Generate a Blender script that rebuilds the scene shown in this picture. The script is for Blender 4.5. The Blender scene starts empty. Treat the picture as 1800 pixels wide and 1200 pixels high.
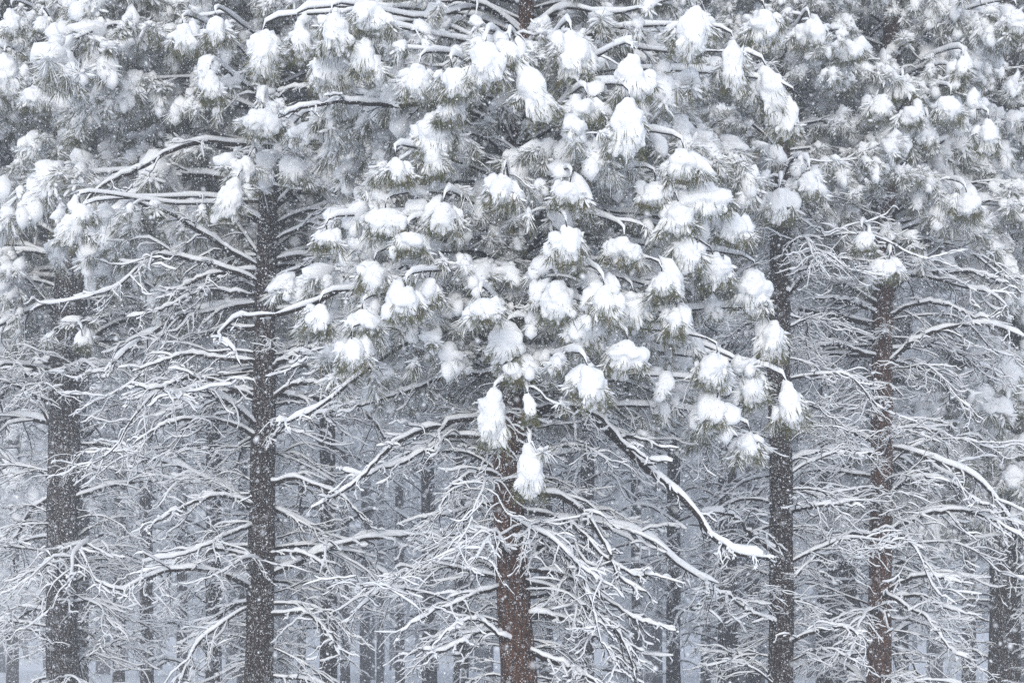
import bpy, math, random
import numpy as np

# ------------------------------------------------------------------ camera, world, sun, exposure
sc = bpy.context.scene
COL = sc.collection
F = 3500.0            # focal length in photograph pixels (70 mm on a 36 mm sensor, 1800 px wide)
CAM_Z = 1.7
HORIZON = 1150.0
cam_data = bpy.data.cameras.new('camera')
cam_data.lens = 70.0
cam_data.sensor_width = 36.0
cam_data.shift_y = (HORIZON - 600.0) / 1800.0
cam_data.clip_start = 0.1
cam_data.clip_end = 2000.0
cam_data.dof.use_dof = True
cam_data.dof.focus_distance = 23.5
cam_data.dof.aperture_fstop = 5.6
cam = bpy.data.objects.new('camera', cam_data)
cam.location = (0, 0, CAM_Z)
cam.rotation_euler = (math.radians(90), 0, 0)
COL.objects.link(cam)
sc.camera = cam

SUN_EL, SUN_ROT = math.radians(14), math.radians(186)
world = bpy.data.worlds.new('World')
sc.world = world
world.use_nodes = True
nt = world.node_tree
nt.nodes.clear()
w_out = nt.nodes.new('ShaderNodeOutputWorld')
w_bg = nt.nodes.new('ShaderNodeBackground')
w_sky = nt.nodes.new('ShaderNodeTexSky')
w_sky.sky_type = 'NISHITA'
w_sky.sun_disc = False
w_sky.sun_elevation = SUN_EL
w_sky.sun_rotation = SUN_ROT
w_sky.air_density = 1.0
w_sky.dust_density = 4.0
w_hsv = nt.nodes.new('ShaderNodeHueSaturation')
w_hsv.inputs['Saturation'].default_value = 0.45
w_mix = nt.nodes.new('ShaderNodeMixRGB')
w_mix.inputs['Fac'].default_value = 0.75
w_mix.inputs['Color2'].default_value = (8.0, 9.2, 11.4, 1)      # even cloud cover
nt.links.new(w_sky.outputs['Color'], w_hsv.inputs['Color'])
nt.links.new(w_hsv.outputs['Color'], w_mix.inputs['Color1'])
nt.links.new(w_mix.outputs['Color'], w_bg.inputs['Color'])
w_bg.inputs['Strength'].default_value = 0.062
nt.links.new(w_bg.outputs['Background'], w_out.inputs['Surface'])

sun_data = bpy.data.lights.new('sun', 'SUN')
sun_data.energy = 1.5
sun_data.angle = math.radians(28)
sun_data.color = (1.0, 0.985, 0.96)
sun = bpy.data.objects.new('sun', sun_data)
sun.rotation_euler = (math.radians(90) - SUN_EL, 0, math.radians(-6))   # unseen sun, placed low behind the camera to light the snow evenly
COL.objects.link(sun)

sc.view_settings.view_transform = 'Standard'
sc.view_settings.look = 'None'
sc.view_settings.gamma = 1.0
sc.view_settings.use_curve_mapping = False
sc.view_settings.exposure = 0.50
cy = sc.cycles
cy.max_bounces = 16
cy.diffuse_bounces = 14
cy.glossy_bounces = 1
cy.transmission_bounces = 2
cy.volume_bounces = 2
cy.transparent_max_bounces = 4
cy.use_denoising = False
cy.use_adaptive_sampling = True
cy.adaptive_threshold = 0.01

HAZE_DENSITY = 0.0033

# ------------------------------------------------------------------ materials
def new_mat(name):
    m = bpy.data.materials.new(name)
    m.use_nodes = True
    n = m.node_tree
    b = n.nodes['Principled BSDF']
    b.inputs['Roughness'].default_value = 0.85
    b.inputs['Specular IOR Level'].default_value = 0.2
    return m, n, b

def node(n, kind, **kw):
    x = n.nodes.new(kind)
    for k, v in kw.items():
        if k in x.inputs.keys():
            x.inputs[k].default_value = v
        else:
            setattr(x, k, v)
    return x

def ramp(n, stops):
    r = n.nodes.new('ShaderNodeValToRGB')
    e = r.color_ramp.elements
    e[0].position, e[0].color = stops[0][0], (*stops[0][1], 1)
    e[1].position, e[1].color = stops[-1][0], (*stops[-1][1], 1)
    for p, c in stops[1:-1]:
        x = e.new(p)
        x.color = (*c, 1)
    return r

def mat_snow():
    m, n, b = new_mat('snow')
    tc = node(n, 'ShaderNodeTexCoord')
    nz = node(n, 'ShaderNodeTexNoise', Scale=22.0, Detail=6.0, Roughness=0.65)
    n.links.new(tc.outputs['Object'], nz.inputs['Vector'])
    r = ramp(n, [(0.25, (0.87, 0.878, 0.89)), (0.75, (0.945, 0.95, 0.955))])
    n.links.new(nz.outputs['Fac'], r.inputs['Fac'])
    n.links.new(r.outputs['Color'], b.inputs['Base Color'])
    bp = node(n, 'ShaderNodeBump', Strength=0.5, Distance=0.02)
    n.links.new(nz.outputs['Fac'], bp.inputs['Height'])
    n.links.new(bp.outputs['Normal'], b.inputs['Normal'])
    b.inputs['Roughness'].default_value = 0.9
    return m

def mat_bark(name, dark, mid, red, snow_amount):
    m, n, b = new_mat(name)
    tc = node(n, 'ShaderNodeTexCoord')
    mp = node(n, 'ShaderNodeMapping')
    mp.inputs['Scale'].default_value = (1, 1, 0.28)
    n.links.new(tc.outputs['Object'], mp.inputs['Vector'])
    vo = node(n, 'ShaderNodeTexVoronoi', feature='DISTANCE_TO_EDGE', Scale=16.0)
    n.links.new(mp.outputs['Vector'], vo.inputs['Vector'])
    nz = node(n, 'ShaderNodeTexNoise', Scale=14.0, Detail=8.0, Roughness=0.7)
    n.links.new(mp.outputs['Vector'], nz.inputs['Vector'])
    add = node(n, 'ShaderNodeMath', operation='MULTIPLY_ADD')
    n.links.new(vo.outputs['Distance'], add.inputs[0])
    add.inputs[1].default_value = 1.6
    n.links.new(nz.outputs['Fac'], add.inputs[2])
    r = ramp(n, [(0.36, dark), (0.54, mid), (0.74, red)])
    n.links.new(add.outputs[0], r.inputs['Fac'])
    # snow blown into the bark: small specks and patches
    n2 = node(n, 'ShaderNodeTexNoise', Scale=34.0, Detail=6.0, Roughness=0.85)
    n.links.new(tc.outputs['Object'], n2.inputs['Vector'])
    r2 = ramp(n, [(0.60 - snow_amount, (0, 0, 0)), (0.66 - snow_amount, (1, 1, 1))])
    n.links.new(n2.outputs['Fac'], r2.inputs['Fac'])
    v2 = node(n, 'ShaderNodeTexVoronoi', Scale=46.0)
    n3 = node(n, 'ShaderNodeTexNoise', Scale=7.0, Detail=4.0)
    n.links.new(tc.outputs['Object'], v2.inputs['Vector'])
    n.links.new(tc.outputs['Object'], n3.inputs['Vector'])
    sep = node(n, 'ShaderNodeSeparateColor')
    n.links.new(v2.outputs['Color'], sep.inputs['Color'])
    sz = node(n, 'ShaderNodeMath', operation='MULTIPLY')
    n.links.new(sep.outputs[0], sz.inputs[0])
    n.links.new(n3.outputs['Fac'], sz.inputs[1])
    sz2 = node(n, 'ShaderNodeMath', operation='MULTIPLY_ADD')
    n.links.new(sz.outputs[0], sz2.inputs[0])
    sz2.inputs[1].default_value = 0.95
    sz2.inputs[2].default_value = -0.13
    lt = node(n, 'ShaderNodeMath', operation='LESS_THAN')
    n.links.new(v2.outputs['Distance'], lt.inputs[0])
    n.links.new(sz2.outputs[0], lt.inputs[1])
    mxx = node(n, 'ShaderNodeMath', operation='MAXIMUM')
    n.links.new(r2.outputs['Color'], mxx.inputs[0])
    n.links.new(lt.outputs[0], mxx.inputs[1])
    mx = node(n, 'ShaderNodeMixRGB')
    n.links.new(mxx.outputs[0], mx.inputs['Fac'])
    n.links.new(r.outputs['Color'], mx.inputs['Color1'])
    mx.inputs['Color2'].default_value = (0.80, 0.82, 0.85, 1)
    n.links.new(mx.outputs['Color'], b.inputs['Base Color'])
    bp = node(n, 'ShaderNodeBump', Strength=1.0, Distance=0.06)
    n.links.new(add.outputs[0], bp.inputs['Height'])
    n.links.new(bp.outputs['Normal'], b.inputs['Normal'])
    return m

def mat_needles():
    m, n, b = new_mat('pine_needles')
    tc = node(n, 'ShaderNodeTexCoord')
    nz = node(n, 'ShaderNodeTexNoise', Scale=9.0, Detail=3.0)
    n.links.new(tc.outputs['Object'], nz.inputs['Vector'])
    r = ramp(n, [(0.30, (0.056, 0.066, 0.032)), (0.50, (0.115, 0.120, 0.058)), (0.70, (0.180, 0.145, 0.075))])
    n.links.new(nz.outputs['Fac'], r.inputs['Fac'])
    n.links.new(r.outputs['Color'], b.inputs['Base Color'])
    b.inputs['Roughness'].default_value = 0.6
    return m

M_SNOW = mat_snow()
M_BARK = mat_bark('dark_bark', (0.008, 0.006, 0.006), (0.022, 0.016, 0.014), (0.045, 0.028, 0.021), 0.03)
M_BARK_RED = mat_bark('red_brown_bark', (0.012, 0.009, 0.008), (0.050, 0.027, 0.018), (0.110, 0.050, 0.027), 0.015)
M_BARK_FROST = mat_bark('frosted_bark', (0.010, 0.009, 0.009), (0.034, 0.027, 0.025), (0.050, 0.036, 0.031), 0.045)
M_TWIG, _n, _b = new_mat('twig_bark')
_b.inputs['Base Color'].default_value = (0.022, 0.017, 0.015, 1)
M_NEEDLE = mat_needles()

# ------------------------------------------------------------------ mesh helpers
def hash3(i):
    s = np.sin(i[:, 0] * 127.1 + i[:, 1] * 311.7 + i[:, 2] * 74.7) * 43758.5453
    return s - np.floor(s)

def vnoise(p):
    p = np.asarray(p, float)
    i = np.floor(p)
    f = p - i
    u = f * f * (3 - 2 * f)
    out = np.zeros(len(p))
    for dx in (0, 1):
        for dy in (0, 1):
            for dz in (0, 1):
                w = (u[:, 0] if dx else 1 - u[:, 0]) * (u[:, 1] if dy else 1 - u[:, 1]) * (u[:, 2] if dz else 1 - u[:, 2])
                out += w * hash3(i + np.array([dx, dy, dz]))
    return out * 2 - 1

def fbm(p, octs=3):
    p = np.asarray(p, float)
    a, s = 1.0, np.zeros(len(p))
    for k in range(octs):
        s += a * vnoise(p + 17.3 * k)
        p = p * 2.03
        a *= 0.5
    return s

class MB:
    """collects triangles and quads"""
    def __init__(self):
        self.v, self.t, self.q, self.n = [], [], [], 0
    def add(self, v, t=None, q=None):
        self.v.append(np.asarray(v, np.float32))
        if t is not None and len(t):
            self.t.append(np.asarray(t, np.int32) + self.n)
        if q is not None and len(q):
            self.q.append(np.asarray(q, np.int32) + self.n)
        self.n += len(v)
    def arrays(self):
        v = np.concatenate(self.v) if self.v else np.zeros((0, 3), np.float32)
        t = np.concatenate(self.t) if self.t else np.zeros((0, 3), np.int32)
        q = np.concatenate(self.q) if self.q else np.zeros((0, 4), np.int32)
        return v, t, q
    def merge(self, arr, M):
        v, t, q = arr
        if len(v):
            self.add(v @ M[:3, :3].T + M[:3, 3], t, q)
    def mesh(self, name, mat, smooth=True):
        return build_mesh(name, self.arrays(), mat, smooth)

def build_mesh(name, arr, mat, smooth=True):
    v, t, q = arr
    me = bpy.data.meshes.new(name)
    me.vertices.add(len(v))
    me.vertices.foreach_set('co', np.ascontiguousarray(v, np.float32).ravel())
    loops = np.concatenate([t.ravel(), q.ravel()]).astype(np.int32)
    nt_, nq = len(t), len(q)
    me.loops.add(len(loops))
    me.loops.foreach_set('vertex_index', loops)
    me.polygons.add(nt_ + nq)
    starts = np.concatenate([np.arange(nt_) * 3, nt_ * 3 + np.arange(nq) * 4]).astype(np.int32)
    me.polygons.foreach_set('loop_start', starts)
    me.polygons.foreach_set('use_smooth', np.full(nt_ + nq, smooth))
    me.update(calc_edges=True)
    me.materials.append(mat)
    return me

def normed(a):
    return a / np.maximum(np.linalg.norm(a, axis=-1, keepdims=True), 1e-9)

UP = np.array([0, 0, 1.0])

def tangents(P):
    T = np.empty_like(P)
    T[1:-1] = P[2:] - P[:-2]
    T[0] = P[1] - P[0]
    T[-1] = P[-1] - P[-2]
    return normed(T)

def grid_quads(n, k):
    i = np.arange(n - 1)[:, None] * k
    j = np.arange(k)[None, :]
    j2 = (j + 1) % k
    return np.stack([i + j, i + j2, i + k + j2, i + k + j], -1).reshape(-1, 4)

def frames(P):
    T = tangents(P)
    S = np.cross(T, UP)
    bad = np.linalg.norm(S, axis=1) < 0.05
    S[bad] = np.array([1.0, 0, 0])
    S = normed(S)
    U = np.cross(S, T)
    return T, S, U

def tube(mb, P, R, k=4):
    T, S, U = frames(P)
    a = np.arange(k) * 2 * np.pi / k
    ring = P[:, None] + R[:, None, None] * (S[:, None] * np.cos(a)[None, :, None] + U[:, None] * np.sin(a)[None, :, None])
    mb.add(ring.reshape(-1, 3), q=grid_quads(len(P), k))

def snow_ridge(mb, rng, P, R, w0, h0, k=6, gaps=0.25):
    """snow lying along the upper side of a branch: thick where it is level, thin where it is steep, missing in places"""
    n = len(P)
    T, S, U = frames(P)
    level = np.clip(1 - np.abs(T[:, 2]) ** 2.2, 0.12, 1)
    ns = fbm(np.stack([np.arange(n) * 0.6 + rng.uniform(0, 99), np.full(n, rng.uniform(0, 99)), np.zeros(n)], 1), 2)
    amp = level * (1.0 + 0.45 * ns)
    if gaps:
        amp *= np.clip((ns + 1.15 - gaps) * 4, 0.0, 1)
    amp[0] *= 0.3
    amp[-1] *= 0.45
    w = R * 1.05 * np.clip(amp * 2, 0.1, 1) + w0 * amp
    h = h0 * amp
    c = P + U * (R * 0.75)[:, None] + UP * (h * 0.5)[:, None]
    a = np.arange(k) * 2 * np.pi / k + np.pi / k
    ring = c[:, None] + (S * w[:, None])[:, None] * np.cos(a)[None, :, None] + (U * 0.4 + UP * 0.6)[:, None] * (h * 0.62)[:, None, None] * np.sin(a)[None, :, None]
    mb.add(ring.reshape(-1, 3), q=grid_quads(n, k))

_ico = {}
def ico(sub):
    if sub not in _ico:
        if sub == 0:
            g = (1 + 5 ** .5) / 2
            v = normed(np.array([[-1, g, 0], [1, g, 0], [-1, -g, 0], [1, -g, 0], [0, -1, g], [0, 1, g], [0, -1, -g], [0, 1, -g], [g, 0, -1], [g, 0, 1], [-g, 0, -1], [-g, 0, 1]], float))
            t = np.array([[0, 11, 5], [0, 5, 1], [0, 1, 7], [0, 7, 10], [0, 10, 11], [1, 5, 9], [5, 11, 4], [11, 10, 2], [10, 7, 6], [7, 1, 8], [3, 9, 4], [3, 4, 2], [3, 2, 6], [3, 6, 8], [3, 8, 9], [4, 9, 5], [2, 4, 11], [6, 2, 10], [8, 6, 7], [9, 8, 1]])
            _ico[0] = (v, t)
            return _ico[0]
        import bmesh
        bm = bmesh.new()
        bmesh.ops.create_icosphere(bm, subdivisions=sub, radius=1.0)
        v = np.array([x.co[:] for x in bm.verts])
        bm.verts.index_update()
        t = np.array([[x.index for x in f.verts] for f in bm.faces])
        bm.free()
        _ico[sub] = (v, t)
    return _ico[sub]

def blob(mb, rng, c, axes, M=None, sub=2, rough=0.22, freq=2.2, fine=0.0):
    v, t = ico(sub)
    o = np.array([rng.uniform(0, 90) for _ in range(3)])
    d = 1 + rough * fbm(v * freq + o, 3)
    if fine:
        d = d + fine * fbm(v * freq * 4 + o, 2)
    p = v * d[:, None] * np.asarray(axes)
    if M is not None:
        p = p @ M.T
    mb.add(p + np.asarray(c), t)

def needle_fan(mb, rs, base, axis_len, axis, n, length, width, spread, droop, up_only=False):
    """n needles round a twig end, as thin blades"""
    axis = axis / np.linalg.norm(axis)
    d = rs.normal(size=(n, 3))
    d = normed(d - np.outer(d @ axis, axis))
    if up_only:
        d[:, 2] = np.abs(d[:, 2])
    f = rs.uniform(0.05, 1.0, n)[:, None]
    dirs = normed(axis[None] * (1 - spread * rs.uniform(0.4, 1.0, (n, 1))) + d * spread - UP * droop * rs.uniform(0.4, 1.3, (n, 1)))
    b = base + axis[None] * (f * axis_len) 
    L = length * rs.uniform(0.6, 1.1, (n, 1))
    tip = b + dirs * L - UP * (L * droop * 0.35)
    side = normed(np.cross(dirs, rs.normal(size=(n, 3)))) * (width * 0.5)
    mid = (b + tip) / 2 + UP * (L * 0.04)
    v = np.stack([b, mid - side, tip, mid + side], 1).reshape(-1, 3)
    mb.add(v, q=np.arange(n)[:, None] * 4 + np.array([[0, 1, 2, 3]]))

# ------------------------------------------------------------------ branch building
def bend(rng, p0, az, L, els, n, wig=0.12):
    """polyline from p0; els: (t, elevation) keys"""
    ts = np.linspace(0, 1, n)
    e = np.interp(ts, [k[0] for k in els], [k[1] for k in els])
    a = az
    P = [np.array(p0, float)]
    de = 0.0
    for i in range(n - 1):
        a += rng.gauss(0, wig)
        de = de * 0.7 + rng.gauss(0, wig * 0.7)
        ee = e[i] + de
        P.append(P[-1] + L / (n - 1) * np.array([math.cos(ee) * math.cos(a), math.cos(ee) * math.sin(a), math.sin(ee)]))
    return np.array(P)

def side_twigs(rng, wood, snow, P, r0, count, tlen, lod, depth=1, tmin=0.12, w0=0.0085, h0=0.032, ends=None):
    n = len(P)
    T = tangents(P)
    for k in range(count):
        t = tmin + (1 - tmin) * (k + rng.uniform(0, 0.9)) / count
        i = min(int(t * (n - 1)), n - 2)
        f = t * (n - 1) - i
        p = P[i] * (1 - f) + P[i + 1] * f
        az = math.atan2(T[i][1], T[i][0])
        sgn = 1 if (k % 2) ^ (rng.random() < 0.2) else -1
        az2 = az + sgn * math.radians(rng.uniform(28, 72))
        L = tlen * rng.choice((0.3, 0.55, 0.75, 0.9, 1.1, 1.35)) * rng.uniform(0.8, 1.2) * (1.15 - 0.6 * t)
        el0 = math.asin(max(-1, min(1, T[i][2]))) * 0.6 + math.radians(rng.uniform(-25, 25))
        keys = [(0, el0), (0.5, el0 - math.radians(rng.uniform(5, 60))), (1, math.radians(rng.uniform(-50, 50)))]
        m = (8 if depth == 1 else 6) if lod else 5
        Q = bend(rng, p, az2, L, keys, m, 0.22)
        r = np.linspace(r0 * (1.0 - 0.45 * t), r0 * 0.32, m)
        tube(wood, Q, r * (0.8 if lod else 0.55), 4 if lod else 3)
        snow_ridge(snow, rng, Q, r, w0 * (1 if lod else 1.25), h0 * (1 if lod else 1.3), 5 if lod else 4, 0.12)
        if ends is not None:
            ends.append((Q[-1], tangents(Q)[-1], Q))
        if depth > 0:
            side_twigs(rng, wood, snow, Q, r0 * 0.6, rng.choice((2, 3, 4, 5)) if lod else rng.choice((1, 2)), L * 0.5, lod, depth - 1, 0.25, w0 * 0.85, h0 * 0.8, ends)

def dead_branch(rng, lod, pts=None, r0=0.025, nt_=None, tlen=None, fine=False):
    """bare arching branch with curling twigs, snow on every upper side. returns wood and snow builders"""
    wood, snow = MB(), MB()
    if pts is None:
        L = rng.uniform(1.5, 2.3)
        e0 = math.radians(rng.uniform(0, 38))
        keys = [(0, e0), (0.3, e0 * 0.4), (0.7, math.radians(rng.uniform(-62, -14))), (1, math.radians(rng.uniform(-45, 30)))]
        P = bend(rng, (0, 0, 0), 0.0, L, keys, 18 if lod else 9, 0.11)
    else:
        P = pts
        L = float(np.sum(np.linalg.norm(np.diff(P, axis=0), axis=1)))
    n = len(P)
    r = r0 * (0.25 + 0.75 * (1 - np.linspace(0, 1, n)) ** 0.8)
    tube(wood, P, r, 6 if lod else 4)
    snow_ridge(snow, rng, P, r, 0.010 if not fine else 0.006, 0.026 if fine else 0.050 * max(1, r0 / 0.03), 7 if lod else 5, 0.12)
    cnt = nt_ if nt_ is not None else (rng.randint(14, 21) if lod else 9)
    if fine:
        side_twigs(rng, wood, snow, P, r0 * 0.5, cnt, tlen or L * 0.36, lod, 1, 0.1, 0.0055, 0.020)
    else:
        side_twigs(rng, wood, snow, P, r0 * 0.46, cnt, tlen or L * 0.38, lod, 1)
    return wood, snow

def rot_to(axis):
    """matrix whose z column is axis"""
    z = axis / np.linalg.norm(axis)
    x = np.cross(UP, z)
    if np.linalg.norm(x) < 1e-3:
        x = np.array([1.0, 0, 0])
    x /= np.linalg.norm(x)
    y = np.cross(z, x)
    return np.stack([x, y, z], 1)

def tuft(rng, rs, snow, needles, p, axis, s, lod):
    """one spray of long needles at a twig end, weighed down by its own cap of snow"""
    ax = normed(axis * 0.8 - UP * rng.uniform(0.1, 0.8) + np.array([rng.gauss(0, .25), rng.gauss(0, .25), 0]))
    base = p - ax * 0.08 * s
    if lod:
        full = rng.uniform(0.6, 1.25)
        sp, dr = rng.uniform(0.55, 0.9), rng.uniform(0.3, 0.7)
        needle_fan(needles, rs, base, 0.20 * s, ax, int(60 * full), rng.uniform(0.15, 0.22) * s, 0.0072, sp, dr)
        needle_fan(snow, rs, base + UP * 0.012, 0.20 * s, ax, int(58 * full), 0.17 * s, 0.0100, sp, dr * 0.85, rng.random() < 0.7)
        big = rng.random() ** 1.8
        w = (0.040 + 0.075 * big) * s
        R = rot_to(normed(ax + UP * 0.15))
        c = base + ax * 0.08 * s + UP * (0.03 + 0.03 * big) * s
        blob(snow, rng, c, (w * rng.uniform(.8, 1.2), w * rng.uniform(.5, .9), w * rng.uniform(1.0, 1.8)), R, 2 if w > 0.075 else 1, 0.5, 2.4)
        if rng.random() < 0.3:                       # a heavier load slumped over this spray
            w2 = rng.uniform(0.045, 0.105) * s
            dn = normed(ax * 0.6 - UP * 0.5)
            for q in range(3):
                blob(snow, rng, c + dn * (q * 0.9 * w2) + np.array([rng.gauss(0, .3), rng.gauss(0, .3), 0]) * w2, (w2 * (1.05 - q * .12), w2 * rng.uniform(.8, 1.0), w2 * 1.15), None, 2 if q == 0 else 1, 0.4, 2.0)
        for _ in range(12):
            d = normed(ax * rng.uniform(0.2, 1) + np.array([rng.gauss(0, .6), rng.gauss(0, .6), rng.uniform(-.5, .3)]))
            l = rng.uniform(0.04, 0.085) * s
            blob(snow, rng, base + ax * rng.uniform(0.02, .16) * s + d * l * 1.15 + UP * 0.012, (rng.uniform(.010, .022) * s, 0.013 * s, l), rot_to(d), 1 if _ < 2 else 0, 0.3, 2.0)
    else:
        needle_fan(needles, rs, base, 0.20 * s, ax, 8, 0.20 * s, 0.012, 0.8, 0.4)
        needle_fan(snow, rs, base + UP * 0.015, 0.20 * s, ax, 40, 0.18 * s, 0.022, 0.8, 0.35, True)
        big = rng.random() ** 2
        w = (0.07 + 0.10 * big) * s
        blob(snow, rng, base + ax * 0.08 * s + UP * 0.05 * s, (w, w * .8, w * 1.4), rot_to(normed(ax + UP * .15)), 1, 0.4, 2.2)

def live_branch(rng, rs, lod, pts=None, r0=0.026, tuft_s=1.0, count=None):
    wood, snow, needles = MB(), MB(), MB()
    if pts is None:
        L = rng.uniform(2.1, 2.8)
        e0 = math.radians(rng.uniform(5, 40))
        keys = [(0, e0), (0.4, e0 * 0.3), (0.75, math.radians(rng.uniform(-50, -15))), (1, math.radians(rng.uniform(-70, -10)))]
        P = bend(rng, (0, 0, 0), 0.0, L, keys, 14 if lod else 8, 0.08)
    else:
        P = pts
        L = float(np.sum(np.linalg.norm(np.diff(P, axis=0), axis=1)))
    n = len(P)
    r = r0 * (0.3 + 0.7 * (1 - np.linspace(0, 1, n)))
    tube(wood, P, r, 5 if lod else 3)
    snow_ridge(snow, rng, P, r, 0.012, 0.045, 6 if lod else 4, 0.1)
    ends = [(P[-1], tangents(P)[-1], P)]
    side_twigs(rng, wood, snow, P, r0 * 0.4, count if count is not None else (13 if lod else 9), L * 0.30, lod, 1 if lod else 0, 0.25, 0.011, 0.034, ends)
    for p, ax, Q in ends:
        tuft(rng, rs, snow, needles, p, ax, tuft_s * rng.uniform(0.8, 1.55), lod)
    return wood, snow, needles

# ------------------------------------------------------------------ object helpers
def link(name, data, parent=None, loc=(0, 0, 0)):
    o = bpy.data.objects.new(name, data)
    COL.objects.link(o)
    o.location = loc
    if parent is not None:
        o.parent = parent
    return o

def thing(name, label, cat, loc, group=None):
    o = link(name, None, None, loc)
    o.empty_display_size = 0.2
    o['label'] = label
    o['category'] = cat
    if group:
        o['group'] = group
    return o

def at(px, py, d):
    return np.array([(px - 900.0) * d / F, d, CAM_Z + (HORIZON - py) * d / F])

def ground_h(x, y):
    x, y = np.asarray(x, float), np.asarray(y, float)
    s = np.clip((y - 30) / 120, 0, 1)
    return 0.45 * s * s * (3 - 2 * s) + 24.0 * np.clip((y - 170) / 130, 0, 1) ** 1.6 + 0.12 * np.sin(x * 0.21 + 1.3) * np.sin(y * 0.17) + 0.06 * np.sin(x * 0.63 + y * 0.41)  # steep rise at the back: invented snow slope, added as a pale backdrop

# shared branch shapes
rng = random.Random(7)
rs = np.random.RandomState(7)
def pack(mbs, names, mats):
    return [(nm, mb.mesh(nm, mt)) for mb, nm, mt in zip(mbs, names, mats)]
DEAD_NAMES, DEAD_MATS = ('branch', 'snow'), (M_TWIG, M_SNOW)
LIVE_NAMES, LIVE_MATS = ('branch', 'snow', 'needles'), (M_TWIG, M_SNOW, M_NEEDLE)
DEAD_HI = [pack(dead_branch(rng, 1), DEAD_NAMES, DEAD_MATS) for _ in range(16)] + [pack(dead_branch(rng, 1, None, 0.013, 17, None, True), DEAD_NAMES, DEAD_MATS) for _ in range(12)]
LIVE_HI = [pack(live_branch(rng, rs, 1), LIVE_NAMES, LIVE_MATS) for _ in range(10)]
dead_lo_src = [dead_branch(rng, 0) for _ in range(12)]
live_lo_src = [live_branch(rng, rs, 0, tuft_s=1.25) for _ in range(12)]
DEAD_LO = [pack(x, DEAD_NAMES, DEAD_MATS) for x in dead_lo_src]
LIVE_LO = [pack(x, LIVE_NAMES, LIVE_MATS) for x in live_lo_src]

def place_branch(root, variant, loc, az, tilt, s, mirror):
    o = None
    for i, (nm, me) in enumerate(variant):
        c = bpy.data.objects.new(nm, me)
        COL.objects.link(c)
        if i == 0:
            o = c
            c.parent = root
            c.location = loc
            c.rotation_euler = (0, -tilt, az)
            c.scale = (s, -s if mirror else s, s)
        else:
            c.parent = o
            c['kind'] = 'stuff'
    return o

def new_branch(root, mbs, names, mats, origin):
    """a branch shaped for its own place on the tree; its points are in world space, origin is the tree base"""
    o = None
    for i, (mb, nm, mt) in enumerate(zip(mbs, names, mats)):
        v, t, q = mb.arrays()
        if not len(v):
            continue
        c = link(nm, build_mesh(nm, (v - np.asarray(origin, np.float32), t, q), mt))
        c.parent = root if o is None else o
        if o is None:
            o = c
        else:
            c['kind'] = 'stuff'
    return o

def trunk_mesh(P, R, k, rows, mat, seed, furrow=0.11):
    """P, R: centre line and radius keys relative to the tree base"""
    zs = P[:, 2]
    z = np.linspace(zs[0], zs[-1], rows)
    x = np.interp(z, zs, P[:, 0])
    y = np.interp(z, zs, P[:, 1])
    r = np.interp(z, zs, R)
    for a in (x, y, r):
        a[1:-1] = (a[:-2] + 2 * a[1:-1] + a[2:]) / 4
    th = np.arange(k) * 2 * np.pi / k
    Z, TH = np.meshgrid(z, th, indexing='ij')
    q = np.stack([np.cos(TH) * 3.2 + seed, np.sin(TH) * 3.2, Z * 1.1], -1).reshape(-1, 3)
    d = fbm(q, 3)
    ridge = np.abs(vnoise(q * np.array([2.4, 2.4, 1.3]) + 5.0))
    rr = r[:, None] * (1 + (furrow * (d * 0.6 + ridge - 0.3)).reshape(rows, k))
    v = np.stack([x[:, None] + rr * np.cos(TH), y[:, None] + rr * np.sin(TH), Z], -1).reshape(-1, 3)
    return build_mesh('trunk', (v.astype(np.float32), np.zeros((0, 3), np.int32), grid_quads(rows, k)), mat)

# ------------------------------------------------------------------ ground and haze
def make_ground():
    xs = np.concatenate([np.linspace(-170, -40, 30)[:-1], np.linspace(-40, 40, 70), np.linspace(40, 170, 30)[1:]])
    ys = np.concatenate([np.linspace(-18, 10, 20)[:-1], np.linspace(10, 160, 130), np.linspace(160, 300, 30)[1:]])
    X, Y = np.meshgrid(xs, ys, indexing='ij')
    p = np.stack([X.ravel(), Y.ravel(), np.zeros(X.size)], 1)
    Z = ground_h(p[:, 0], p[:, 1]) + 0.05 * fbm(p * 0.7, 3)
    p[:, 2] = Z
    nx, ny = len(xs), len(ys)
    i = np.arange(nx - 1)[:, None] * ny + np.arange(ny - 1)[None]
    q = np.stack([i, i + ny, i + ny + 1, i + 1], -1).reshape(-1, 4)
    o = link('ground', build_mesh('ground', (p.astype(np.float32), np.zeros((0, 3), np.int32), q), M_SNOW))
    o['kind'] = 'structure'
    o['label'] = 'snow covered forest floor under the pines'
make_ground()

def make_haze():
    x0, x1, y0, y1, z0, z1 = -175, 175, -22, 305, -1.6, 58
    v = np.array([[x, y, z] for x in (x0, x1) for y in (y0, y1) for z in (z0, z1)], np.float32)
    q = np.array([[0, 1, 3, 2], [4, 6, 7, 5], [0, 4, 5, 1], [2, 3, 7, 6], [0, 2, 6, 4], [1, 5, 7, 3]], np.int32)
    m = bpy.data.materials.new('haze')
    m.use_nodes = True
    n = m.node_tree
    n.nodes.clear()
    out = n.nodes.new('ShaderNodeOutputMaterial')
    pv = n.nodes.new('ShaderNodeVolumePrincipled')
    pv.inputs['Color'].default_value = (0.96, 0.975, 1.0, 1)
    pv.inputs['Density'].default_value = HAZE_DENSITY
    pv.inputs['Anisotropy'].default_value = 0.2
    n.links.new(pv.outputs['Volume'], out.inputs['Volume'])
    o = link('haze', build_mesh('haze', (v, np.zeros((0, 3), np.int32), q), m, False))
    o['kind'] = 'stuff'
    o['label'] = 'pale snowy air between the trees'
make_haze()

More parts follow.
